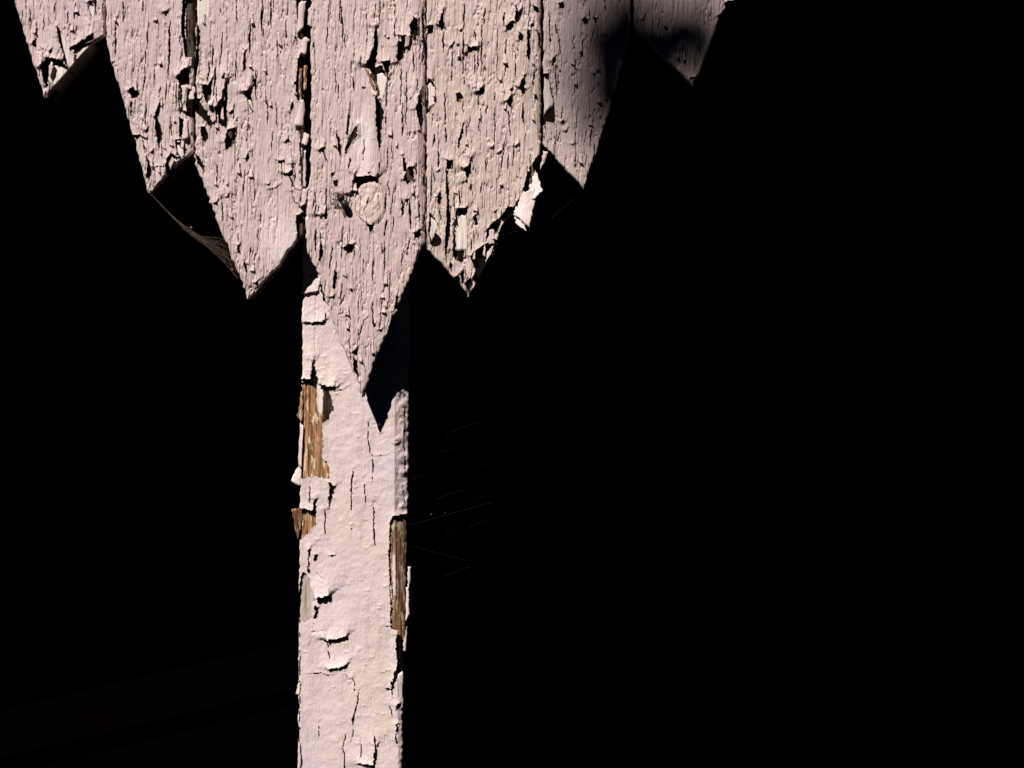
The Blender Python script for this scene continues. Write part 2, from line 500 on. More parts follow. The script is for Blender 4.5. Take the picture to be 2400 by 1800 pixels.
BOARDS.append(dict(
    label='pointed board left of the central one, smooth patched paint at its lower right',
    L=[(-160, 458), (365, 458), (387, 460), (422, 471), (470, 490), (516, 510), (564, 529), (617, 549), (662, 568), (699, 579)],
    R=[(-160, 709), (480, 708), (545, 710), (556, 703), (594, 671), (626, 650), (660, 616), (699, 581)], tip=700, n=430, nf=14, smooth=[(690, 560, 75)],
    holes=[([(456, -10), (490, -10), (488, 38), (476, 40), (470, 60), (458, 52)], 2, 7), ([(463, 58), (468, 70), (466, 150), (458, 190), (456, 150), (461, 100)], 4, 9),
           ([(475, 200), (490, 202), (497, 188), (498, 215), (490, 247), (482, 237), (476, 217)], 9, 24), ([(532, 188), (532, 280), (533, 300), (520, 296), (508, 285), (506, 255), (521, 233)], 11, 30),
           ([(520, 185), (529, 170), (531, 188)], 5, 12), ([(535, 305), (550, 302), (553, 318), (548, 340), (530, 350), (527, 335)], 6, 14),
           ([(572, 126), (577, 120), (577, 160), (571, 168)], 4, 10), ([(573, 216), (582, 213), (587, 204), (588, 220), (593, 245), (594, 268), (587, 255), (580, 230)], 8, 20),
           ([(456, 220), (470, 240), (498, 285), (494, 297), (478, 280), (458, 262)], 5, 12), ([(470, 300), (480, 296), (488, 320), (483, 335), (474, 325)], 4, 8),
           ([(457, 360), (466, 365), (480, 390), (478, 400), (464, 385)], 2, 6),
           ([(576, 372), (583, 358), (584, 370), (578, 380)], 4, 12), ([(669, 334), (676, 324), (684, 335), (676, 332)], 4, 10), ([(651, 375), (666, 376), (668, 381), (652, 381)], 4, 12),
           ([(668, 406), (678, 408), (686, 398), (685, 386), (688, 402), (684, 412), (674, 412)], 7, 18), ([(691, 195), (697, 190), (696, 215), (690, 212)], 5, 12),
           ([(690, 250), (684, 258), (680, 262), (684, 240)], 4, 10),
           ([(698, 140), (706, 128), (716, 108), (718, 205), (708, 222), (699, 240), (694, 210)], 4, 9), ([(704, 300), (718, 295), (718, 440), (706, 432), (703, 360)], 3, 8),
           ([(694, 0), (718, -10), (718, 80), (712, 92), (700, 86)], 4, 8), ([(706, 225), (718, 222), (718, 265), (709, 262)], 4, 8),
           ([(694, 505), (711, 498), (713, 550), (698, 566), (695, 540)], 2, 5), ([(557, 576), (562, 572), (563, 596), (558, 592)], 4, 10), ([(572, 610), (579, 622), (581, 640), (575, 634)], 3, 8)],
    cracks=[(586, 40, 585, 128, 6), (635, -5, 634, 68, 5), (553, 10, 556, 60, 3), (573, 395, 569, 468, 4), (604, 534, 606, 564, 4), (498, 105, 497, 160, 4), (491, 145, 490, 195, 5), (660, 380, 662, 420, 3),
            (516, 130, 514, 160, 4), (555, 120, 551, 190, 4), (650, 90, 649, 150, 3), (670, 40, 671, 95, 3), (600, 150, 599, 235, 4), (627, 230, 626, 310, 3), (510, 385, 507, 430, 5), (520, 470, 523, 520, 4), (640, 300, 636, 360, 3)],
    paths=[([(670, 406), (682, 420), (690, 442), (704, 448)], 3), ([(684, 448), (690, 474), (697, 478)], 3), ([(633, 444), (648, 440), (657, 432)], 2)],
    tones=[([(456, -20), (492, -20), (490, 40), (470, 62), (456, 56)], PALE), ([(697, 150), (703, 145), (704, 235), (698, 240)], BROWN), ([(708, 155), (714, 155), (714, 210), (708, 215)], BROWN), ([(703, 300), (709, 300), (710, 435), (704, 438)], PALE),
           ([(700, 80), (712, 70), (712, 120), (704, 130)], PALE), ([(535, 305), (553, 302), (550, 345), (527, 350)], (0, .15, .3)), ([(578, 225), (590, 240), (593, 262), (584, 250)], PALE), ([(480, 215), (490, 210), (488, 240), (482, 237)], MID), ([(694, 505), (713, 498), (713, 560), (698, 570)], GREY)]))
BOARDS.append(dict(
    label='longest central pointed board with a round knot and a fly, in front of the post',
    L=[(-160, 728), (100, 727), (203, 728), (405, 727), (500, 718), (549, 716), (611, 727), (645, 747), (705, 763), (754, 781), (797, 796), (837, 812), (891, 837), (917, 842), (931, 845)],
    R=[(-160, 997), (560, 996), (573, 990), (621, 973), (669, 954), (722, 931), (765, 914), (810, 895), (859, 876), (902, 860), (931, 847)], tip=932, n=520, nf=14, smooth=[(850, 225, 36), (855, 290, 34), (855, 350, 38), (856, 395, 34)],
    holes=[([(881, 66), (886, 87), (885, 127), (880, 162), (874, 172), (865, 163), (858, 153), (868, 136), (875, 113)], 10, 26),
           ([(896, 148), (913, 144), (915, 150), (908, 176), (903, 166)], 6, 16), ([(880, 160), (895, 155), (905, 175), (909, 190), (898, 237), (888, 226), (881, 200), (868, 178), (872, 172)], 3, 8),
           ([(881, 227), (888, 235), (900, 263), (894, 289), (893, 333), (890, 358), (885, 327), (882, 275)], 8, 18),
           ([(837, 292), (838, 315), (824, 336), (810, 363), (809, 350), (818, 324), (827, 305)], 5, 10, (0.9, -0.3)), ([(816, 256), (821, 275), (828, 290), (817, 325), (812, 320)], 2, 6),
           ([(935, 86), (962, 86), (958, 103), (952, 115), (946, 130), (941, 141), (934, 146), (932, 110)], 10, 24), ([(960, 60), (970, 40), (978, 45), (983, 70), (972, 96), (964, 86)], 6, 12),
           ([(985, 213), (989, 250), (991, 280), (986, 305), (980, 275), (975, 257)], 8, 18), ([(832, 410), (840, 417), (866, 414), (883, 416), (885, 424), (866, 424), (852, 430), (836, 446), (823, 454), (828, 430)], 10, 45),
           ([(944, 364), (949, 372), (953, 400), (947, 404)], 5, 10), ([(957, 393), (969, 391), (971, 420), (962, 426), (955, 434), (947, 420)], 5, 12),
           ([(748, 353), (760, 346), (762, 362), (769, 384), (763, 378), (756, 358)], 5, 14), ([(789, 310), (796, 325), (801, 350), (797, 370), (792, 340)], 4, 10),
           ([(745, 503), (759, 505), (763, 495), (765, 516), (758, 508)], 7, 22), ([(751, 566), (758, 575), (757, 600), (750, 615), (746, 610), (749, 590)], 3, 8, (0.9, -0.2)),
           ([(805, 581), (815, 571), (829, 573), (827, 590), (816, 595), (808, 587)], 4, 10), ([(940, 467), (946, 475), (947, 500), (942, 506)], 3, 8), ([(970, 547), (985, 535), (987, 550), (973, 561)], 3, 10),
           ([(784, 633), (791, 640), (787, 665), (784, 682), (780, 672)], 4, 9), ([(930, 688), (935, 695), (928, 722), (922, 730)], 3, 8), ([(827, 836), (836, 845), (839, 880), (839, 892), (831, 880)], 4, 10),
           ([(824, 827), (838, 813), (839, 833), (830, 830)], 5, 14), ([(837, 892), (843, 896), (846, 915), (840, 912)], 3, 6), ([(776, 408), (782, 403), (784, 412), (778, 418)], 3, 8), ([(780, 425), (790, 420), (792, 434), (786, 440)], 3, 8),
           ([(862, 528), (872, 527), (876, 535), (868, 545), (865, 538)], 4, 10), ([(879, 203), (885, 200), (890, 212), (884, 214)], 3, 6), ([(735, 620), (741, 625), (739, 650), (735, 640)], 3, 5), ([(875, 758), (882, 757), (881, 765), (876, 765)], 2, 6),
           ([(820, 678), (828, 676), (827, 686), (822, 684)], 2, 6), ([(813, 724), (818, 722), (815, 738), (810, 742)], 3, 8)],
    cracks=[(801, 18, 803, 92, 4), (768, 60, 766, 105, 3), (770, 10, 769, 60, 3), (860, 0, 860, 110, 3), (880, 10, 878, 48, 4), (891, 0, 890, 60, 3), (926, 0, 925, 40, 3), (991, 10, 992, 115, 6), (953, 165, 952, 300, 4), (943, 240, 944, 325, 5),
            (928, 40, 924, 95, 4), (934, 110, 931, 158, 6), (827, 180, 829, 215, 5), (846, 130, 844, 165, 4), (970, 120, 969, 170, 4), (979, 180, 977, 220, 4), (940, 140, 939, 250, 3), (910, 150, 904, 260, 5), (905, 265, 904, 295, 5),
            (960, 472, 962, 538, 7), (979, 455, 983, 520, 5), (905, 450, 903, 500, 5), (906, 515, 901, 555, 6), (908, 420, 912, 460, 4), (928, 425, 926, 452, 4), (802, 662, 799, 702, 5), (872, 706, 874, 768, 7), (892, 742, 889, 775, 5), (895, 690, 893, 745, 5),
            (842, 690, 840, 740, 3), (875, 605, 874, 660, 4), (901, 560, 902, 640, 4), (915, 640, 913, 700, 4), (852, 600, 851, 640, 3), (922, 500, 921, 545, 3), (945, 590, 940, 625, 4), (960, 560, 952, 600, 5), (780, 575, 772, 635, 5), (741, 535, 740, 590, 6),
            (730, 540, 733, 600, 6), (765, 440, 764, 500, 4), (832, 560, 829, 610, 3), (888, 855, 884, 880, 3), (840, 770, 838, 812, 4), (849, 755, 841, 800, 3), (820, 780, 819, 830, 3), (890, 380, 889, 400, 4), (909, 345, 908, 395, 4), (918, 340, 921, 380, 3), (822, 370, 819, 398, 6)],
    paths=[([(846, 780), (852, 752), (860, 745)], 2.5), ([(800, 735), (806, 727), (815, 726), (817, 716)], 3)],
    tones=[([(882, 175), (893, 165), (905, 180), (907, 192), (897, 236), (888, 226)], PALE), ([(868, 174), (873, 172), (888, 205), (890, 226), (880, 200)], GREY), ([(812, 258), (824, 270), (828, 292), (814, 330), (808, 325)], PALE), ([(810, 362), (837, 292), (838, 316)], (0, .1, .4)), ([(947, 400), (971, 391), (971, 432), (950, 432)], (0, .1, .3)),
           ([(746, 566), (752, 566), (750, 615), (745, 610)], GREY), ([(752, 360), (757, 360), (768, 384), (762, 380)], PALE), ([(964, 60), (970, 62), (968, 90), (962, 84)], MID), ([(942, 95), (950, 100), (944, 120), (940, 118)], MID)]))
BOARDS.append(dict(
    label='pointed board right of the central one, ragged tip and bright flake curling off its edge',
    L=[(-160, 1000), (560, 999), (585, 1002), (620, 1036), (650, 1062), (669, 1080), (693, 1097)],
    R=[(-160, 1268), (335, 1268), (385, 1261), (430, 1250), (470, 1235), (511, 1195), (527, 1179), (577, 1163), (601, 1154), (626, 1138), (660, 1119), (693, 1100)], tip=695, n=460, nf=16,
    holes=[([(1002, 62), (1015, 59), (1016, 77), (1001, 80)], 4, 14), ([(1029, 58), (1038, 26), (1041, 60), (1037, 73)], 6, 15), ([(1056, 113), (1065, 96), (1068, 100), (1060, 117)], 3, 10),
           ([(1097, 108), (1106, 111), (1121, 111), (1112, 118), (1097, 123)], 8, 18), ([(1111, 72), (1117, 80), (1114, 96)], 3, 9), ([(1187, 62), (1195, 51), (1206, 52), (1204, 63), (1198, 71), (1188, 71)], 5, 14),
           ([(1209, 14), (1216, 30), (1223, 24), (1216, 50), (1207, 53)], 5, 12), ([(1217, 76), (1227, 82), (1226, 95), (1215, 95)], 4, 9), ([(1236, 70), (1242, 72), (1243, 115), (1240, 152), (1235, 120)], 5, 10),
           ([(1120, 216), (1132, 203), (1136, 221), (1128, 220)], 7, 18), ([(1188, 239), (1198, 224), (1200, 238), (1196, 252)], 7, 20), ([(1218, 204), (1228, 180), (1232, 190), (1228, 205), (1233, 211), (1226, 224), (1222, 211)], 7, 16),
           ([(1002, 183), (1012, 189), (1020, 205), (1023, 240), (1001, 253)], 4, 10), ([(996, 267), (1003, 251), (1016, 246), (1006, 263)], 3, 8), ([(1084, 292), (1087, 310), (1080, 325), (1075, 352), (1073, 335), (1079, 315)], 5, 12),
           ([(1047, 374), (1062, 377), (1062, 394), (1049, 394)], 6, 14), ([(1088, 396), (1100, 390), (1103, 372), (1103, 400), (1094, 424), (1092, 402)], 9, 24), ([(1045, 393), (1049, 400), (1052, 455), (1056, 530), (1050, 570), (1045, 606), (1041, 570), (1047, 520), (1046, 450)], 4, 8),
           ([(1070, 490), (1093, 488), (1094, 520), (1095, 560), (1093, 584), (1062, 584), (1062, 540), (1066, 503)], 7, 16), ([(1006, 498), (1018, 510), (1029, 530), (1022, 545), (1036, 562), (1030, 576), (1018, 578), (1008, 572), (1004, 545)], 3, 8),
           ([(1060, 588), (1070, 581), (1088, 585), (1086, 611), (1078, 614), (1070, 610), (1062, 601)], 4, 9), ([(1102, 601), (1113, 588), (1132, 576), (1144, 568), (1148, 576), (1140, 598), (1132, 624), (1123, 644), (1116, 636), (1110, 624)], 4, 9),
           ([(1081, 641), (1088, 628), (1087, 660), (1080, 664)], 3, 7), ([(1139, 566), (1142, 540), (1150, 526), (1171, 511), (1175, 520), (1167, 541), (1160, 546), (1156, 536), (1150, 537), (1144, 557)], 5, 12),
           ([(1276, 345), (1246, 384), (1236, 411), (1226, 441), (1219, 462), (1201, 487), (1191, 482), (1172, 511), (1190, 530), (1280, 470)], 1.5, 6), ([(1110, 512), (1115, 500), (1119, 515), (1122, 527), (1114, 526)], 4, 9),
           ([(1025, 462), (1031, 450), (1036, 465), (1028, 485)], 4, 9), ([(1055, 612), (1060, 622), (1058, 636), (1053, 628)], 2, 6), ([(1098, 655), (1103, 650), (1104, 672), (1098, 676)], 2, 6), ([(1091, 628), (1098, 630), (1100, 645), (1092, 645)], 2, 6),
           ([(1150, 562), (1166, 562), (1142, 628), (1118, 664), (1107, 652), (1124, 612)], 3, 8), ([(1064, 652), (1074, 640), (1079, 655), (1072, 664)], 2, 6), ([(1088, 664), (1097, 655), (1104, 672), (1098, 686)], 2, 6), ([(1168, 545), (1185, 515), (1192, 520), (1172, 556)], 3, 8), ([(1241, 60), (1250, 55), (1252, 62), (1243, 66)], 4, 9), ([(1255, 70), (1266, 78), (1268, 96), (1262, 90)], 4, 9), ([(1249, 12), (1262, 18), (1264, 30), (1252, 24)], 3, 8), ([(1068, 220), (1078, 215), (1086, 226), (1080, 240), (1070, 238)], 1, 5)],
    cracks=[(1038, 70, 1039, 124, 6), (1089, 5, 1087, 70, 5), (1086, 75, 1084, 178, 5), (1136, 18, 1133, 58, 5), (1182, 26, 1181, 62, 5), (1122, 222, 1121, 248, 4), (1045, 298, 1045, 336, 6), (1027, 352, 1028, 395, 6), (1017, 312, 1019, 335, 4),
            (1019, 315, 1014, 345, 4), (1061, 165, 1056, 190, 5), (1043, 215, 1044, 290, 5), (1106, 110, 1105, 125, 5), (1130, 40, 1128, 180, 4), (1166, 60, 1165, 200, 3), (1186, 90, 1184, 180, 4), (1209, 120, 1208, 190, 3), (1252, 160, 1250, 210, 4),
            (1225, 240, 1226, 288, 6), (1191, 255, 1196, 320, 4), (1161, 250, 1158, 340, 4), (1125, 255, 1122, 310, 4), (1104, 270, 1098, 300, 4), (1184, 320, 1174, 400, 4), (1208, 330, 1200, 390, 4), (1140, 370, 1139, 400, 3), (1076, 445, 1078, 480, 6),
            (1130, 425, 1126, 455, 5), (1172, 435, 1173, 455, 5), (1016, 400, 1020, 430, 4), (1031, 490, 1033, 515, 5), (1110, 540, 1111, 565, 4), (1120, 545, 1121, 565, 4), (1103, 560, 1104, 590, 4), (1064, 455, 1066, 500, 5), (1230, 310, 1231, 335, 3), (1060, 125, 1061, 160, 3)],
    tones=[([(1002, 190), (1012, 192), (1020, 208), (1023, 242), (1002, 252)], PALE), ([(1064, 506), (1095, 500), (1096, 586), (1061, 586)], PALE), ([(1006, 504), (1018, 514), (1028, 530), (1020, 548), (1012, 566), (1005, 545)], PALE),
           ([(1068, 218), (1078, 213), (1088, 226), (1080, 242), (1068, 240)], BROWN), ([(1246, 384), (1262, 360), (1264, 425), (1248, 440), (1238, 450)], MID), ([(1064, 600), (1072, 600), (1072, 612), (1064, 608)], GREY), ([(1050, 378), (1062, 380), (1058, 392)], PALE),
           ([(1092, 634), (1100, 640), (1098, 650), (1092, 648)], BROWN), ([(1104, 112), (1114, 112), (1108, 120)], MID)]))
BOARDS.append(dict(
    label='second pointed board from the right, half shaded, white bare strip at its left seam',
    L=[(-160, 1274), (335, 1273), (345, 1279), (363, 1296), (394, 1324), (419, 1346), (441, 1368)],
    R=[(-160, 1478), (70, 1478), (85, 1474), (194, 1447), (263, 1427), (310, 1411), (355, 1398), (402, 1382), (441, 1370)], tip=442, n=250, nf=8,
    holes=[([(1270, 173), (1284, 174), (1288, 190), (1298, 243), (1300, 288), (1290, 286), (1280, 285), (1270, 297)], 5, 12), ([(1292, 144), (1301, 132), (1302, 148)], 5, 12), ([(1417, 232), (1424, 236), (1420, 242)], 3, 8),
           ([(1272, 340), (1282, 348), (1296, 364), (1290, 366), (1274, 352)], 2, 5), ([(1365, 45), (1372, 40), (1380, 48), (1372, 60)], 3, 8), ([(1392, 40), (1400, 44), (1396, 58)], 3, 8), ([(1310, 10), (1318, 8), (1324, 18), (1312, 20)], 3, 8), ([(1390, 172), (1395, 172), (1393, 184)], 3, 8)],
    cracks=[(1302, 50, 1305, 80, 4), (1306, 70, 1316, 130, 4), (1302, 150, 1306, 230, 4), (1317, 250, 1316, 280, 4), (1304, 290, 1303, 360, 3), (1386, 300, 1383, 345, 5), (1376, 362, 1370, 390, 4), (1365, 90, 1363, 125, 4), (1345, 80, 1344, 115, 4), (1352, 265, 1353, 300, 3)],
    tones=[([(1270, 177), (1284, 177), (1288, 192), (1297, 244), (1280, 260), (1270, 278)], PALE), ([(1280, 350), (1296, 362), (1292, 366)], BROWN)]))
BOARDS.append(dict(
    label='rightmost pointed board, standing wholly in shade',
    L=[(-160, 1488), (55, 1487), (72, 1491), (94, 1518), (133, 1557), (166, 1590), (198, 1622)],
    R=[(-160, 1752), (17, 1700), (47, 1684), (97, 1668), (139, 1651), (172, 1640), (198, 1625)], tip=199, n=130, nf=5,
    holes=[([(1682, 38), (1690, 32), (1688, 42)], 3, 8), ([(1556, 62), (1568, 66), (1560, 72)], 2, 8), ([(1618, 182), (1629, 183), (1628, 186), (1618, 186)], 3, 8)],
    cracks=[(1545, 40, 1544, 75, 4), (1580, 60, 1578, 110, 4), (1600, 90, 1602, 140, 4), (1640, 60, 1636, 110, 4), (1530, 30, 1528, 90, 3)], tones=[]))


def scatter(rel, spec, n, nflap, wide=1.0):
    """small grain cracks and tiny lifted chips everywhere on a painted sheet"""
    y0, y1 = rel.ys[0], rel.ys[-1]
    k = 0
    for i in range(n * 8):
        if k >= n: break
        y = rng.uniform(y0, y1)
        j = min(np.searchsorted(rel.ys, y), rel.ny - 1)
        l, r = rel.L[j], rel.R[j]
        if r - l < 8: continue
        x = rng.uniform(l + 2, r - 2)
        # chance of keeping in proportion to row width
        if rng.random() > (r - l) / (rel.R - rel.L).max() + 0.05: continue
        if any((x - sx) ** 2 + (y - sy) ** 2 < sr * sr and rng.random() < 0.8 for sx, sy, sr in spec.get('smooth', [])): continue
        if vnoise(np.array([x]), np.array([y]), 55, 110, rel.seed + 50)[0] < rng.uniform(-0.9, 0.35): continue
        ln = rng.choice([14, 22, 34, 52, 80], p=[.22, .28, .26, .16, .08]) * rng.uniform(0.7, 1.3)
        w = rng.choice([0.8, 1.2, 1.8, 2.7], p=[.40, .38, .16, .06])
        tilt = rng.normal(-0.03, 0.05) * ln
        rel.crack(x, y - ln / 2, x + tilt, y + ln / 2, w, lip=rng.uniform(0.25, 0.95), deep=rng.uniform(0.6, 1.5), reach=rng.uniform(2, 5.5), wob=rng.uniform(0.8, 2.2), cut=w > 2.2, sd=i % 40)
        k += 1
    for i in range(nflap):
        y = rng.uniform(max(y0, 0), y1 - 20)
        j = min(np.searchsorted(rel.ys, y), rel.ny - 1)
        if rel.R[j] - rel.L[j] < 24: continue
        x = rng.uniform(rel.L[j] + 8, rel.R[j] - 8)
        w, h = rng.uniform(3, 7), rng.uniform(5, 13)
        rel.hole([(x - w * rng.uniform(.5, 1), y + rng.uniform(0, 2)), (x + w * .4, y - h * .4), (x + w * .55, y + h * .2), (x + w * .2, y + h * .5)], rng.uniform(2.5, 5), rng.uniform(8, 16))


THICK = 50.0
PATCH = {2: [(662, 575, 62, 110, 0)], 3: [(868, 478, 42, 58, 1), (852, 330, 30, 100, 0)], 4: [(1078, 226, 26, 30, 1)], 0: [(80, 215, 40, 30, 0)], 1: [(385, 410, 30, 40, 0)]}  # long patch on the central board paints in the brightness of its sunlit tilt
TINT = [(1.0, 0.98, 1.03), (1.0, 0.99, 1.02), (1, 1, 1), (1.02, 1, 1), (0.98, 0.985, 0.93), (0.97, 0.98, 1.0), (0.95, 0.96, 0.98)]
board_objs = []
for bi, sp in enumerate(BOARDS):
    sd = bi * 13 + 1
    midx = (sp['L'][0][1] + sp['R'][0][1]) / 2
    t = thing('pointed_board', sp['label'], 'board', W(midx, TOP, -THICK / 2), 'pointed boards of the scalloped valance')
    board_objs.append(t)
    rel = Relief(sp['L'], sp['R'], TOP, sp['tip'], 1.12, 1.8, sd, jag=(1.8, 2.2, 3.4, 2.4, 1.8, 1.8, 1.6)[bi], thick=THICK * 0.24)
    X, Y = rel.X, rel.Y
    rel.H += 0.9 * vnoise(X, Y, 26, 90, sd) + 0.55 * vnoise(X, Y, 9, 42, sd + 3) + 0.28 * vnoise(X, Y, 4.2, 22, sd + 5) + 0.22 * vnoise(X, Y, 6, 7, sd + 6)
    n1 = vnoise(X, Y, 8, 80, sd + 21) + 0.25 * vnoise(X, Y, 3, 9, sd + 22)
    n2 = vnoise(X, Y, 6, 60, sd + 23) + 0.25 * vnoise(X, Y, 3, 8, sd + 24)
    calm = np.ones_like(X)
    for sx, sy, sr in sp.get('smooth', []): calm *= 1 - np.exp(-((X - sx) ** 2 + (Y - sy) ** 2) / (sr * sr))
    for nn, q in ((n1, 31), (n2, 33)):                       # long fine checks following the grain
        gate = np.clip(vnoise(X, Y, 14, 38, sd + q) * 2.2 + 0.55, 0, 1) * calm
        rel.H += gate * (0.55 * np.clip(nn * 3, -1, 1) - 2.3 * np.exp(-(nn / 0.13) ** 2))
    if bi == 3: rel.H -= np.clip(X - 980, 0, 30) * 0.55 * (Y < 590)       # worn edge bevels at the joints
    if bi == 4: rel.H -= np.clip(X - 1258, 0, 30) * 0.4 * (Y < 330)
    if bi == 3:                                              # the round knot swelling under the paint
        kx, ky = 868, 476
        rr = np.sqrt(((X - kx) / 36) ** 2 + ((Y - ky) / 52) ** 2)
        rel.H += 3.0 * np.exp(-((rr - 0.35) / 0.5) ** 2) + 1.2 * np.exp(-((rr - 0.85) / 0.1) ** 2) - 0.8 * np.exp(-((rr - 1.02) / 0.08) ** 2)
        rel.H += 1.0 * np.exp(-(rr / 0.8) ** 4) * vnoise(X + Y * .4, Y, 7, 9, 77)
        for q in range(5):
            a = rng.uniform(0, 6.28)
        rel.path_crack([(838, 440), (832, 470), (836, 505), (852, 520), (868, 530)], 1.2, 1.0, cut=False)
        rel.path_crack([(893, 430), (904, 470), (900, 510), (886, 524)], 1.0, 0.8, cut=False)
        rel.path_crack([(864, 462), (860, 480), (853, 494)], 3.4, 2.0, 6)
        rel.path_crack([(838, 496), (846, 504), (848, 508)], 2.4, 2.0, 5)
    scatter(rel, sp, int(sp['n'] * 1.25), sp['nf'] // 2)
    for i, c in enumerate(sp['cracks']):
        rel.crack(*c[:4], c[4] * 0.78, lip=1.5, deep=1.5, reach=5.5, wob=1.6, sd=i)
    for p in sp.get('paths', []): rel.path_crack(p[0], p[1], 2.4)
    for h in sp['holes']: rel.hole(*h)
    for ex_, ey_, ax, ay, ch in PATCH.get(bi, []):
        g = np.clip(1.6 - 1.6 * np.sqrt(((X - ex_) / ax) ** 2 + ((Y - ey_) / ay) ** 2) + 0.25 * vnoise(X, Y, 12, 16, 5), 0, 1)
        rel.tone[..., ch] = np.maximum(rel.tone[..., ch], g)
    pc = rel.build('paint_coat', M_BOARD, t, 0.0)
    pc.color = (*TINT[bi], 1)
    core = Relief(sp['L'], sp['R'], TOP, sp['tip'] - 2, 2.2, 3.2, sd, jag=1.5, inset=2.2, round_r=3, thick=THICK)
    core.H += 0.7 * vnoise(core.X, core.Y, 3.5, 60, sd + 1) + 0.6 * vnoise(core.X, core.Y, 8, 140, sd + 2)
    for poly, rgb in sp['tones']: core.paint_tone(poly, rgb)
    core.H += 4.5 * core.tone[..., 0]                        # old primer still sits on the wood there
    core.build('wood_core', M_WOOD, t, 0.0, cut=False, base=-8.0, tone=True)
    # closing back sheet of the plank
    bk = Relief(sp['L'], sp['R'], TOP, sp['tip'] - 2, 40, 4, sd, jag=0, inset=5, round_r=1, thick=1)
    bk.H[:] = 0
    bk.build('back_face', M_DARK, t, 0.0, cut=False, base=-THICK, skirt=False)

b1, b2, b3, b4, b5, b6, b7 = board_objs
# thin leaf-like scraps hinged at the top and curling out at the foot
for bi, cnt in enumerate((5, 14, 20, 22, 22, 8, 3)):
    sp = BOARDS[bi]
    for q in range(cnt):
        y = rng.uniform(8, sp['tip'] - 70)
        l = np.interp(y + 30, [p[0] for p in sp['L']], [p[1] for p in sp['L']]); r = np.interp(y + 30, [p[0] for p in sp['R']], [p[1] for p in sp['R']])
        if r - l < 50: continue
        x = rng.uniform(l + 12, r - 16)
        w_, h_ = rng.uniform(3, 7.5), rng.uniform(14, 36)
        sk = rng.normal(0, 2)
        up_ = rng.uniform(2.0, 5.0)
        fo = flake(board_objs[bi], [(x - w_ * .35, y, 0.0), (x + w_ * .35, y + 1, 0.0), (x + w_ + sk, y + h_, 0.6 + up_ * .3), (x - w_ * .6 + sk, y + h_ * rng.uniform(.8, 1), 0.6)], M_BOARD, 0.5, (up_ * .35, up_ * .5), n=6, m=8, seed=100 + q + bi * 30, jag=1.4, thick=0.7)
        fo.color = (*TINT[bi], 1)
# loose scraps of paint and splinters that stand away from the boards
flake(b5, [(1222, 455, 2), (1262, 436, -2), (1240, 536, 12), (1203, 503, 4)], M_POST, 2, (0, 5), seed=2, jag=4, n=18, m=18)
flake(b5, [(1240, 440, -8), (1256, 398, -8), (1274, 449, 4), (1246, 470, 3)], M_POST, 1.5, (0, 2), seed=4, jag=4, n=14, m=14)
flake(b5, [(1203, 500, 4), (1222, 508, 8), (1236, 545, 13), (1214, 531, 9)], M_POST, 1, (0, 3), seed=6, jag=4, n=14, m=14)
flake(b5, [(1086, 610, -2), (1096, 606, -1), (1108, 640, 1), (1096, 652, 0)], M_BOARD, 1.5, seed=8)
flake(b5, [(1146, 536, -2), (1156, 540, -1), (1158, 572, 1), (1146, 574, 0)], M_BOARD, 1.5, seed=9)
flake(b5, [(1142, 590, -2), (1160, 572, -1), (1150, 596, 0), (1138, 615, 0)], M_BOARD, 1.0, seed=10)
flake(b5, [(1068, 612, -3), (1080, 616, -2), (1086, 632, 0), (1072, 648, 0)], M_BOARD, 1.5, seed=11)
flake(b7, [(1690, -14, 0), (1736, -22, 2), (1733, 2, 10), (1694, 10, 6)], M_POST, 3, (0, 4), seed=12, jag=3)
flake(b6, [(1273, 352, -6), (1284, 356, -4), (1276, 378, -6), (1266, 396, -8)], M_BOARD, 1, seed=13, jag=2)
flake(b3, [(702, 160, -3), (707, 158, -3), (706, 226, 1), (700, 222, 0)], M_WOOD, .6, seed=14, name='wood_splinter')
flake(b3, [(712, 150, -3), (719, 152, -3), (718, 212, 1), (711, 214, 0)], M_WOOD, .6, seed=15, name='wood_splinter')
flake(b3, [(703, 232, -1), (716, 240, 0), (712, 300, 5), (690, 296, 3)], M_BOARD, 3, (0, 2), seed=16, jag=2)
flake(b3, [(712, 310, 0), (726, 318, 2), (722, 344, 6), (708, 338, 5)], M_BOARD, 3, (2, 2), seed=17, jag=2)
flake(b3, [(700, 6, -2), (716, 0, -1), (712, 70, 5), (696, 84, 2)], M_BOARD, 3, (0, 2), seed=18, jag=2)
flake(b3, [(492, 236, 2), (506, 225, 4), (500, 252, 10), (488, 248, 8)], M_BOARD, 2, (0, 2), seed=19)
flake(b4, [(855, 160, 2), (862, 160, 3), (886, 226, 3), (882, 232, 2)], M_WOOD, 1.2, seed=20, name='wood_splinter')
flake(b4, [(716, 510, -3), (724, 506, -2), (726, 600, -2), (719, 590, -4)], M_BOARD, 1.5, seed=21)
flake(b4, [(728, 520, -2), (735, 515, -1), (738, 612, -2), (730, 604, -3)], M_BOARD, 1.5, seed=22)
flake(b4, [(948, 84, 4), (962, 86, 6), (960, 108, 3), (950, 112, 0)], M_BOARD, 2, seed=23)
flake(b3, [(708, 84, -2), (724, 92, 0), (716, 132, 3), (704, 124, 1)], M_BOARD, 2, (0, 2), seed=27, jag=3)
flake(b3, [(706, 445, -3), (722, 440, -2), (718, 478, 1), (704, 486, 0)], M_BOARD, 2, (0, 1), seed=28, jag=3)
flake(b3, [(710, 352, -6), (715, 350, -6), (716, 440, -4), (709, 436, -5)], M_BOARD, .6, seed=29, jag=2, n=5, m=16)
flake(b4, [(718, 452, -6), (728, 446, -2), (730, 500, -1), (716, 498, -5)], M_BOARD, 1.5, seed=30, jag=3)
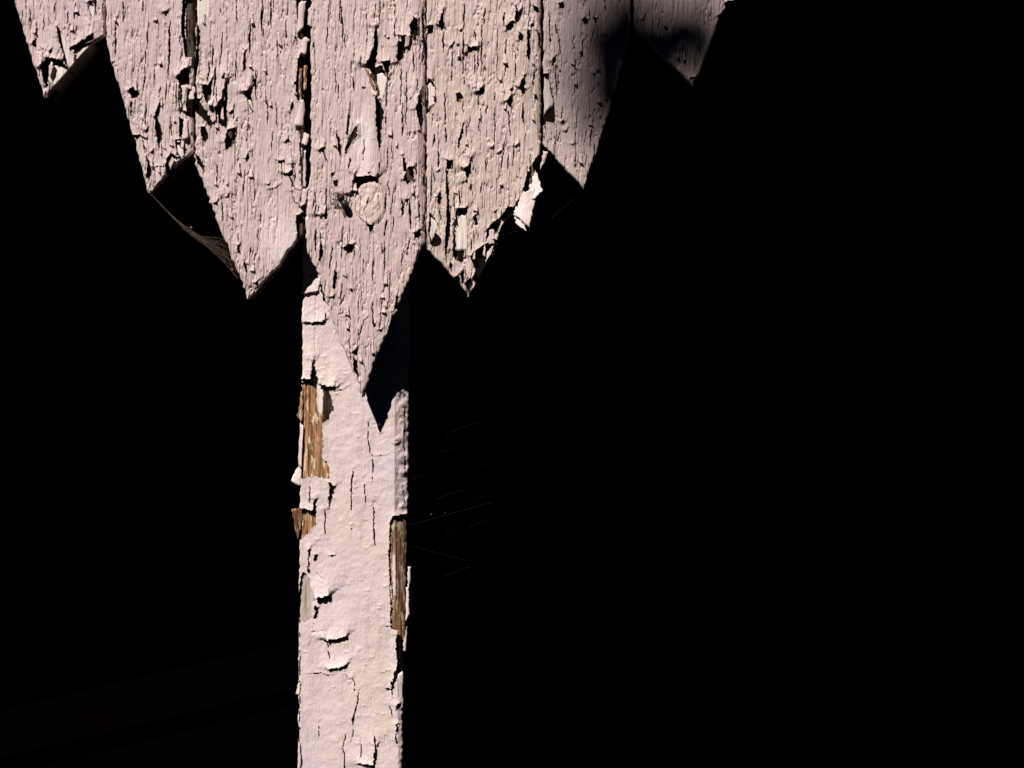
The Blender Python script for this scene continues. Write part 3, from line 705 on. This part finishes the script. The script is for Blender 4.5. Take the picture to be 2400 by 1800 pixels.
flake(b4, [(722, 20, -6), (730, 10, -2), (731, 64, -1), (719, 58, -5)], M_BOARD, 1.5, seed=31, jag=3)
flake(b2, [(446, 200, -3), (458, 206, -1), (455, 236, 2), (443, 230, 0)], M_BOARD, 1.5, (0, 2), seed=32, jag=3)
flake(b2, [(393, 378, -2), (402, 364, -1), (410, 374, 1), (398, 398, 0)], M_BOARD, 1.5, seed=24)
flake(b2, [(430, 276, -2), (441, 280, 0), (442, 326, 4), (428, 330, 2)], M_BOARD, 2.5, (0, 1), seed=25)
flake(b1, [(113, 160, -2), (120, 144, 1), (127, 150, 4), (118, 188, 0)], M_BOARD, 1.5, seed=26)

# ------------------------------------------------------------------ the post
PD = 0.0292
post = thing('porch_post', 'upright square timber post with smooth peeling pink paint behind the central board', 'post', (W(825, 900, 0, PD)[0], PD + 0.05, FLOOR))
PL = [(540, 709), (690, 709), (900, 708), (1000, 706), (1100, 704), (1200, 703), (1330, 701), (1480, 700), (1830, 697)]
PR = [(540, 957), (915, 956), (1205, 954), (1480, 952), (1600, 944), (1830, 942)]
PT = 120.0
rel = Relief(PL, PR, 540, 1830, 1.5, 2.0, 101, jag=1.6, round_r=5, thick=PT * 0.6)
X, Y = rel.X, rel.Y
cx = np.interp(Y, [540, 1200, 1480, 1830], [926, 924, 930, 934])
rel.H += 0.9 * vnoise(X, Y, 46, 60, 31) + 0.5 * vnoise(X, Y, 19, 15, 32) + 0.20 * vnoise(X + .5 * Y, Y, 9, 8, 33) + 0.16 * vnoise(X, Y, 4.5, 4, 36)
rel.H -= np.where(X > cx, (X - cx) * 0.60, 0) + np.where(X > cx, 2.1 * np.clip((X - cx) / 8, 0, 1) * (vnoise(X, Y, 12, 16, 34) + .6 * vnoise(X, Y, 7, 8, 35)), 0)
rel.H -= 2.2 * np.clip((Y - 760) / 30, 0, 1) * np.clip((X - 690) / 20, 0, 1) * 0.4
# brush sags, blisters and little crescent runs
for i in range(150):
    x, y = rng.uniform(712, 915), rng.uniform(760, 1800)
    rad = rng.uniform(3, 6.5)
    r = rel.rows(y - 3 * rad, y + 3 * rad)
    dxx, dyy = X[r] - x, Y[r] - y
    if rng.random() < 0.6:
        rr = np.sqrt(dxx ** 2 + (dyy * 1.25) ** 2) / rad
        rel.H[r] += rng.uniform(.7, 2.0) * np.exp(-((rr - 0.9) / 0.3) ** 2) * np.clip(dyy / rad + 0.2, 0, 1)
    else:
        rel.H[r] += rng.uniform(-0.9, 1.1) * np.exp(-(dxx / rad) ** 2 - (dyy / (rad * 1.3)) ** 2)
for i in range(40):                                         # fine checks
    x, y = rng.uniform(705, 915), rng.uniform(650, 1800)
    ln = rng.uniform(10, 34)
    rel.crack(x, y, x + rng.normal(0, 2), y + ln, rng.choice([1.0, 1.6]), lip=.7, deep=1.0, reach=5, wob=1.0, cut=False, sd=i)
PH = [([(718, 755), (735, 757), (763, 752), (765, 759), (745, 762), (730, 759)], 6, 26), ([(749, 660), (756, 676), (766, 710), (761, 708), (751, 680)], 2, 6),
      ([(734, 846), (742, 873), (746, 904), (737, 913), (715, 897), (700, 890), (728, 889), (731, 870)], 8, 26),
      ([(700, 897), (712, 897), (730, 903), (740, 914), (742, 898), (757, 907), (758, 938), (755, 970), (755, 1072), (764, 1082), (773, 1104), (773, 1120), (730, 1117), (700, 1121)], 3, 10),
      ([(757, 915), (770, 913), (776, 930), (777, 945), (782, 958), (776, 965), (772, 980), (764, 987), (756, 992), (757, 950)], 3, 10), ([(754, 901), (770, 908), (785, 904), (790, 908), (775, 915), (758, 917)], 8, 26),
      ([(772, 1131), (785, 1139), (780, 1155), (776, 1175), (771, 1192), (771, 1160)], 5, 14), ([(700, 1191), (735, 1196), (739, 1170), (741, 1203), (738, 1230), (724, 1250), (703, 1267), (698, 1268)], 7, 18),
      ([(723, 1290), (727, 1284), (725, 1320), (726, 1350), (722, 1340)], 4, 10), ([(709, 1341), (717, 1343), (726, 1361), (740, 1398), (730, 1413), (731, 1450), (698, 1462), (698, 1395)], 2, 8),
      ([(738, 1400), (771, 1395), (773, 1401), (755, 1407), (745, 1414)], 12, 34), ([(914, 1226), (920, 1209), (960, 1206), (960, 1500), (938, 1500), (932, 1476), (917, 1472), (917, 1380), (912, 1300)], 3, 8),
      ([(935, 1476), (960, 1470), (960, 1600), (941, 1590), (928, 1592), (922, 1616), (915, 1617), (924, 1575), (931, 1560), (929, 1490)], 4, 10), ([(759, 1495), (768, 1500), (790, 1496), (812, 1490), (795, 1503), (770, 1506)], 8, 22),
      ([(772, 1568), (790, 1565), (812, 1557), (812, 1567), (800, 1570)], 7, 16), ([(927, 1655), (938, 1648), (939, 1660), (930, 1664)], 3, 8), ([(930, 1700), (935, 1696), (929, 1720), (931, 1747), (926, 1735)], 3, 8),
      ([(846, 1789), (876, 1791), (880, 1748), (884, 1760), (880, 1803), (872, 1800), (850, 1794)], 8, 22), ([(738, 1420), (748, 1424), (742, 1452), (736, 1446)], 3, 8), ([(771, 1302), (786, 1299), (780, 1305)], 3, 8), ([(808, 1345), (815, 1354), (813, 1356)], 1, 4),
      ([(735, 1298), (745, 1300), (742, 1312), (736, 1315)], 2, 6), ([(941, 920), (948, 926), (945, 933)], 2, 6), ([(928, 1040), (936, 1036), (933, 1047)], 2, 6), ([(698, 1703), (703, 1706), (703, 1740), (697, 1735)], 2, 5)]
for h in PH: rel.hole(*h, jag=2.2)
PC = [([(763, 722), (765, 740), (763, 752)], 4), ([(829, 1100), (823, 1135), (824, 1196)], 5), ([(853, 1117), (855, 1150), (858, 1184)], 3), ([(864, 988), (862, 1030), (868, 1062), (874, 1068), (873, 1130)], 3), ([(874, 1069), (890, 1068), (908, 1067)], 2.5),
      ([(875, 1176), (876, 1230), (878, 1278)], 4), ([(763, 1190), (762, 1220), (762, 1252)], 3.5), ([(824, 1232), (824, 1250)], 2.5), ([(741, 1343), (760, 1361), (770, 1393)], 2.2), ([(768, 1503), (769, 1525), (774, 1548)], 4), ([(809, 1573), (815, 1590), (826, 1590), (831, 1600), (832, 1622)], 3.5),
      ([(722, 1579), (750, 1577), (776, 1583)], 2.4), ([(841, 1618), (838, 1650), (827, 1685), (827, 1720), (824, 1738)], 5), ([(811, 1722), (803, 1757), (807, 1766), (809, 1812)], 5), ([(747, 1692), (749, 1732)], 3), ([(847, 1730), (846, 1790)], 3), ([(878, 1722), (881, 1760), (877, 1797)], 6),
      ([(911, 1652), (917, 1666), (921, 1690)], 3.5), ([(902, 1724), (903, 1740)], 2), ([(898, 1612), (917, 1616), (922, 1640)], 4), ([(902, 1467), (920, 1469), (935, 1473)], 2.5), ([(702, 1480), (703, 1560), (702, 1640), (702, 1700)], 3), ([(735, 1452), (735, 1484)], 3), ([(730, 1483), (756, 1478)], 2), ([(704, 1745), (706, 1770), (704, 1830)], 5),
      ([(728, 1128), (726, 1160), (725, 1180)], 4), ([(738, 1166), (737, 1196)], 4), ([(943, 1140), (946, 1170), (949, 1190)], 3), ([(712, 688), (726, 690), (740, 687), (744, 680)], 2.2), ([(741, 690), (740, 750)], 1.8), ([(738, 770), (740, 840)], 2.0), ([(790, 917), (805, 912), (818, 905)], 2.5),
      ([(947, 955), (946, 1040), (948, 1120)], 3), ([(915, 1230), (912, 1300), (914, 1360), (917, 1470)], 3)]
for p in PC: rel.path_crack(p[0], p[1] * 0.62, 1.5, 11, cut=p[1] >= 2.4)
rel.build('paint_coat', M_POST, post, PD, tuck=9)
core = Relief(PL, PR, 540, 1830, 2.2, 3.4, 101, jag=1.6, inset=2.0, round_r=6, thick=PT)
cx = np.interp(core.Y, [540, 1200, 1480, 1830], [926, 924, 930, 934])
core.H -= np.where(core.X > cx, (core.X - cx) * 0.60, 0)
core.H += 1.2 * vnoise(core.X, core.Y, 4, 70, 41) + 1.1 * vnoise(core.X, core.Y, 8, 120, 42) + 0.4 * vnoise(core.X, core.Y, 5, 9, 43)
for poly, rgb in [([(698, 903), (712, 897), (730, 903), (740, 914), (742, 898), (757, 907), (758, 938), (756, 970), (756, 1072), (764, 1082), (774, 1104), (774, 1122), (698, 1122)], BROWN),
                  ([(741, 898), (757, 907), (758, 940), (754, 975), (742, 960)], PALE), ([(698, 1196), (742, 1200), (738, 1232), (724, 1252), (698, 1270)], BROWN),
                  ([(698, 1338), (717, 1340), (728, 1361), (742, 1398), (732, 1415), (732, 1452), (698, 1464)], (0.5, 0.35, 0)), ([(910, 1205), (962, 1205), (962, 1500), (912, 1500)], (0, 0.7, 0.25)),
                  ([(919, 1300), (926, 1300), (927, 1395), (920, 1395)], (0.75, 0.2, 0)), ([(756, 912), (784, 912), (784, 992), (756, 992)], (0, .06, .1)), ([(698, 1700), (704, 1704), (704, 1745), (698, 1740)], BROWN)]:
    core.paint_tone(poly, rgb)
core.build('wood_core', M_WOOD, post, PD, cut=False, base=-4.4, tone=True, tuck=14)
kk = S0 * (1 + PD / D)
xa, xb = (711 - 1200) * kk, (926 - 1200) * kk
box('hidden_top', xa, xb, PD + 0.008, PD + 0.062, (900 - 541) * kk, TOPZ - 0.0005, M_WOOD, post)
box('lower_shaft', xa, xb, PD + 0.006, PD + 0.062, FLOOR, (900 - 1829) * kk, M_POST, post)
fk = dict(depth=PD)
flake(post, [(697, 1093, -8), (706, 1091, -3), (705, 1140, 0), (680, 1128, -2)], M_POST, 1, seed=40, jag=2, **fk)
flake(post, [(684, 1194, 2), (707, 1190, -3), (705, 1232, -3), (697, 1268, -4)], M_WOOD, -1.5, seed=41, jag=2, **fk)
flake(post, [(706, 1100, 1), (711, 1000, 0), (704, 990, -3), (697, 1094, -6)], M_POST, 0.5, seed=42, **fk)
flake(post, [(955, 1330, -10), (962, 1328, -9), (958, 1385, -10), (953, 1380, -12)], M_POST, 1, seed=43, jag=2, n=4, m=14, **fk)
flake(post, [(952, 1378, -12), (957, 1380, -10), (958, 1440, -9), (949, 1462, -11)], M_POST, 1, seed=44, jag=2, n=4, m=14, **fk)
flake(post, [(946, 1500, -10), (953, 1470, -11), (950, 1530, -11), (944, 1528, -11)], M_POST, 1, seed=45, jag=2, n=4, **fk)
flake(post, [(709, 650, 0), (754, 652, 1), (748, 684, 4), (707, 690, 2)], M_POST, 1.5, (0, 1), seed=46, jag=3, **fk)
flake(post, [(702, 938, -4), (707, 900, -3), (710, 990, -1), (696, 982, -8)], M_WOOD, 1, seed=47, jag=4, name='wood_splinter', **fk)
flake(post, [(722, 630, -4), (730, 622, -4), (736, 660, 3), (726, 662, 2)], M_WOOD, 1, seed=48, jag=2, name='wood_splinter', **fk)
flake(post, [(933, 1580, -3), (943, 1574, -6), (944, 1660, -6), (928, 1652, -2)], M_POST, 1.0, seed=49, jag=2, **fk)
flake(post, [(700, 1600, 0), (704, 1596, 1), (702, 1630, 1), (692, 1626, -3)], M_POST, 0.6, seed=50, jag=2, **fk)

# ------------------------------------------------------------------ the fly
fly = thing('fly', 'small black fly sitting on the central board left of the knot', 'fly', W(803, 474, 2))
def blob(name, px, py, h, rx, ry, rz, rot, mat, parent):
    bm = bmesh.new(); bmesh.ops.create_uvsphere(bm, u_segments=16, v_segments=10, radius=1)
    ca, sa = math.cos(rot), math.sin(rot)
    V = []
    for v in bm.verts:
        x, y, z = v.co
        y2 = y * ry * (1 + 0.12 * math.sin(3 * y)); x2 = x * rx
        V.append(W(px + x2 * ca - y2 * sa, py + x2 * sa + y2 * ca, h + z * rz))
    F = [[v.index for v in f.verts] for f in bm.faces]
    bm.free()
    return mesh_obj(name, V, F, mat, parent)
blob('abdomen', 810, 481, 8, 9, 13, 7, -0.5, M_FLY, fly)
blob('thorax', 801, 466, 8, 8, 9, 7, -0.5, M_FLY, fly)
blob('head', 796, 458, 7, 5, 4, 4.5, -0.5, M_FLY, fly)
for s_ in (-1, 1):
    blob('eye', 796 + s_ * 4, 458 - s_ * 1.2, 8, 2.4, 3.2, 3.2, -0.5, M_CRUMB, fly)
def wing(p0, ang, ln, wd):
    pts = []
    for i in range(15):
        t = i / 14
        for sgn in (-1, 1):
            wdt = wd * math.sin(math.pi * min(t * 0.93 + 0.05, 1)) ** 0.7
            x = p0[0] + math.cos(ang) * ln * t - math.sin(ang) * wdt * sgn * .5
            y = p0[1] + math.sin(ang) * ln * t + math.cos(ang) * wdt * sgn * .5
            pts.append(W(x, y, 9 - 5 * t + .8 * math.sin(9 * t) * sgn))
    F = [(2 * i, 2 * i + 1, 2 * i + 3, 2 * i + 2) for i in range(14)]
    mesh_obj('wing', pts, F, M_WING, fly)
wing((801, 470), math.radians(158), 27, 10)
wing((805, 472), math.radians(88), 34, 11)
for k, (a, b) in enumerate([((788, 452), (780, 455)), ((790, 470), (778, 466)), ((795, 476), (786, 474)), ((806, 458), (813, 452)), ((810, 466), (820, 458)), ((814, 474), (824, 470))]):
    V, F = [], []
    tube(V, F, [W(802, 468, 5), W((a[0] + 802) / 2, (a[1] + 466) / 2, 11), W(*a, 7), W(*b, 1.0)], 0.0004, 5)
    mesh_obj('leg', V, F, M_FLY, fly)

# ------------------------------------------------------------------ cobwebs
web = thing('cobweb', 'dusty brown cobweb strung from the second board tip to its right neighbour', 'cobweb', W(455, 545, -25))
up = [(351, 452, -6), (392, 497, -9), (430, 529, -12), (468, 552, -14), (500, 555, -12), (524, 560, -8)]
lo = [(351, 455, -6), (400, 507, -9), (436, 543, -12), (480, 576, -14), (520, 612, -12), (556, 652, -8)]
def lerp_path(P, t):
    q = t * (len(P) - 1); i = min(int(q), len(P) - 2); f = q - i
    return tuple(P[i][k] * (1 - f) + P[i + 1][k] * f for k in range(3))
rw = random.Random(8)
V, F = [], []
for P, r_ in ((up, 0.00018), (lo, 0.00014)):
    tube(V, F, [W(*lerp_path(P, i / 30)) for i in range(31)], r_, 4)
mesh_obj('anchor_thread', V, F, M_WEB, web)
V, F = [], []
for i in range(110):
    t0 = rw.uniform(0.12, 1.0) ; t1 = min(1, max(0, t0 + rw.gauss(0.05, 0.10)))
    s0, s1 = rw.random(), rw.random()
    pts = []
    a0 = lerp_path(up, t0); a1 = lerp_path(lo, t0); c0 = lerp_path(up, t1); c1 = lerp_path(lo, t1)
    p = [a0[k] * (1 - s0) + a1[k] * s0 for k in range(3)]; q = [c0[k] * (1 - s1) + c1[k] * s1 for k in range(3)]
    for j in range(5):
        u = j / 4
        pts.append(W(p[0] * (1 - u) + q[0] * u + rw.gauss(0, .8), p[1] * (1 - u) + q[1] * u + 2 * u * (1 - u), p[2] * (1 - u) + q[2] * u + rw.gauss(0, 2)))
    tube(V, F, pts, rw.uniform(0.00005, 0.00012), 3)
for i in range(26):
    s = rw.random(); s2 = min(1, max(0, s + rw.gauss(0, .2)))
    pts = []
    for j in range(16):
        t = 0.1 + 0.9 * j / 15; ss = s * (1 - t) + s2 * t
        a = lerp_path(up, t); b = lerp_path(lo, t)
        pts.append(W(*[a[k] * (1 - ss) + b[k] * ss + rw.gauss(0, 1.1) for k in range(3)]))
    tube(V, F, pts[rw.randint(0, 5):], rw.uniform(0.00005, 0.00011), 3)
sheet = mesh_obj('silk_threads', V, F, M_WEB, web); sheet['kind'] = 'stuff'
for (x, y) in ((540, 630), (548, 620), (443, 531)):
    blob('dust_crumb', x, y, -14, 3, 2.2, 2, .4, M_CRUMB, web)

web2 = thing('cobweb', 'faint fine cobweb threads in the dark to the right of the post', 'cobweb', W(1060, 1180, -40))
V, F = [], []
for i in range(13):
    y0 = rw.uniform(985, 1375)
    xa_ = 958 if i % 6 == 0 else rw.uniform(975, 1110); xb_ = xa_ + rw.uniform(20, 90)
    sl = rw.uniform(0.22, 0.38)
    pts = []
    for j in range(9):
        t = j / 8
        x = xa_ + (xb_ - xa_) * t
        pts.append(W(x, y0 + 45 - (x - 1000) * sl + 10 * (t - .5) ** 2, -60 - 30 * t))
    tube(V, F, pts, rw.uniform(0.000015, 0.00004), 3)
for (a, b) in (((954, 1240, -60), (1150, 1190, -90)), ((953, 1290, -60), (1090, 1330, -80)), ((1165, 551, -10), (1275, 520, -40)), ((1275, 520, -40), (1370, 438, -40))):
    tube(V, F, [W(*[a[k] * (1 - t) + b[k] * t for k in range(3)]) for t in np.linspace(0, 1, 12)], 0.00005, 3)
sheet = mesh_obj('silk_threads', V, F, M_WEBFAINT, web2); sheet['kind'] = 'stuff'
for (x, y) in ((1004, 1216), (1038, 1213)):
    blob('dust_crumb', x, y, -70, rw.uniform(1.5, 2.6), rw.uniform(1, 1.6), 1, rw.random(), M_RAIL, web2)

# ------------------------------------------------------------------ unseen leafy twig, added overhead to shade the boards on the right
twig = thing('shade_twig', 'leafy green twig added overhead, outside the picture, to shade the right-hand boards', 'twig', (0, 0, 0))
back = -SUNV
def toward(px, py, dist):
    return Vector(W(px, py)) + back * dist
rt = random.Random(4)
V, F = [], []
stem = [toward(1900, -300, 8.7), toward(1750, -80, 8.6), toward(1600, 90, 8.5), toward(1500, 230, 8.5)]
tube(V, F, stem, [0.006, 0.005, 0.004, 0.002], 6)
mesh_obj('stem', V, F, M_BARK, twig)
ex = Vector((1, 0, 0)); ez = Vector((0, 0, 1))
SPOTS = [(rt.gauss(1442, 58), rt.gauss(125, 72)) for _ in range(84)] + [(x_ + rt.uniform(-14, 14), y_ + rt.uniform(-14, 14)) for x_ in range(1520, 1700, 44) for y_ in range(-10, 230, 44)]
leafmesh = None
for k_, (px, py) in enumerate(SPOTS):
    c = toward(px, py, 8.0 + rt.uniform(-.2, .2))
    a = rt.uniform(0, 6.28); ln = rt.uniform(0.05, 0.07) if k_ < 84 else rt.uniform(0.036, 0.044); wd = ln * 0.55
    u = (ex * math.cos(a) + ez * math.sin(a)); u = (u - back * u.dot(back)).normalized()
    w = back.cross(u).normalized()
    V, F = [], []
    for i in range(9):
        t = i / 8
        hw = wd * math.sin(math.pi * (t * .96 + .02)) ** .8 * .5
        for sgn in (-1, 0, 1):
            V.append(c + u * (t - .5) * ln + w * hw * sgn + back * (0.004 * abs(sgn) - .01 * (t - .5) ** 2))
    for i in range(8):
        for k in range(2):
            F.append((i * 3 + k, i * 3 + k + 1, i * 3 + k + 4, i * 3 + k + 3))
    mesh_obj('leaf', V, F, M_LEAF, twig)
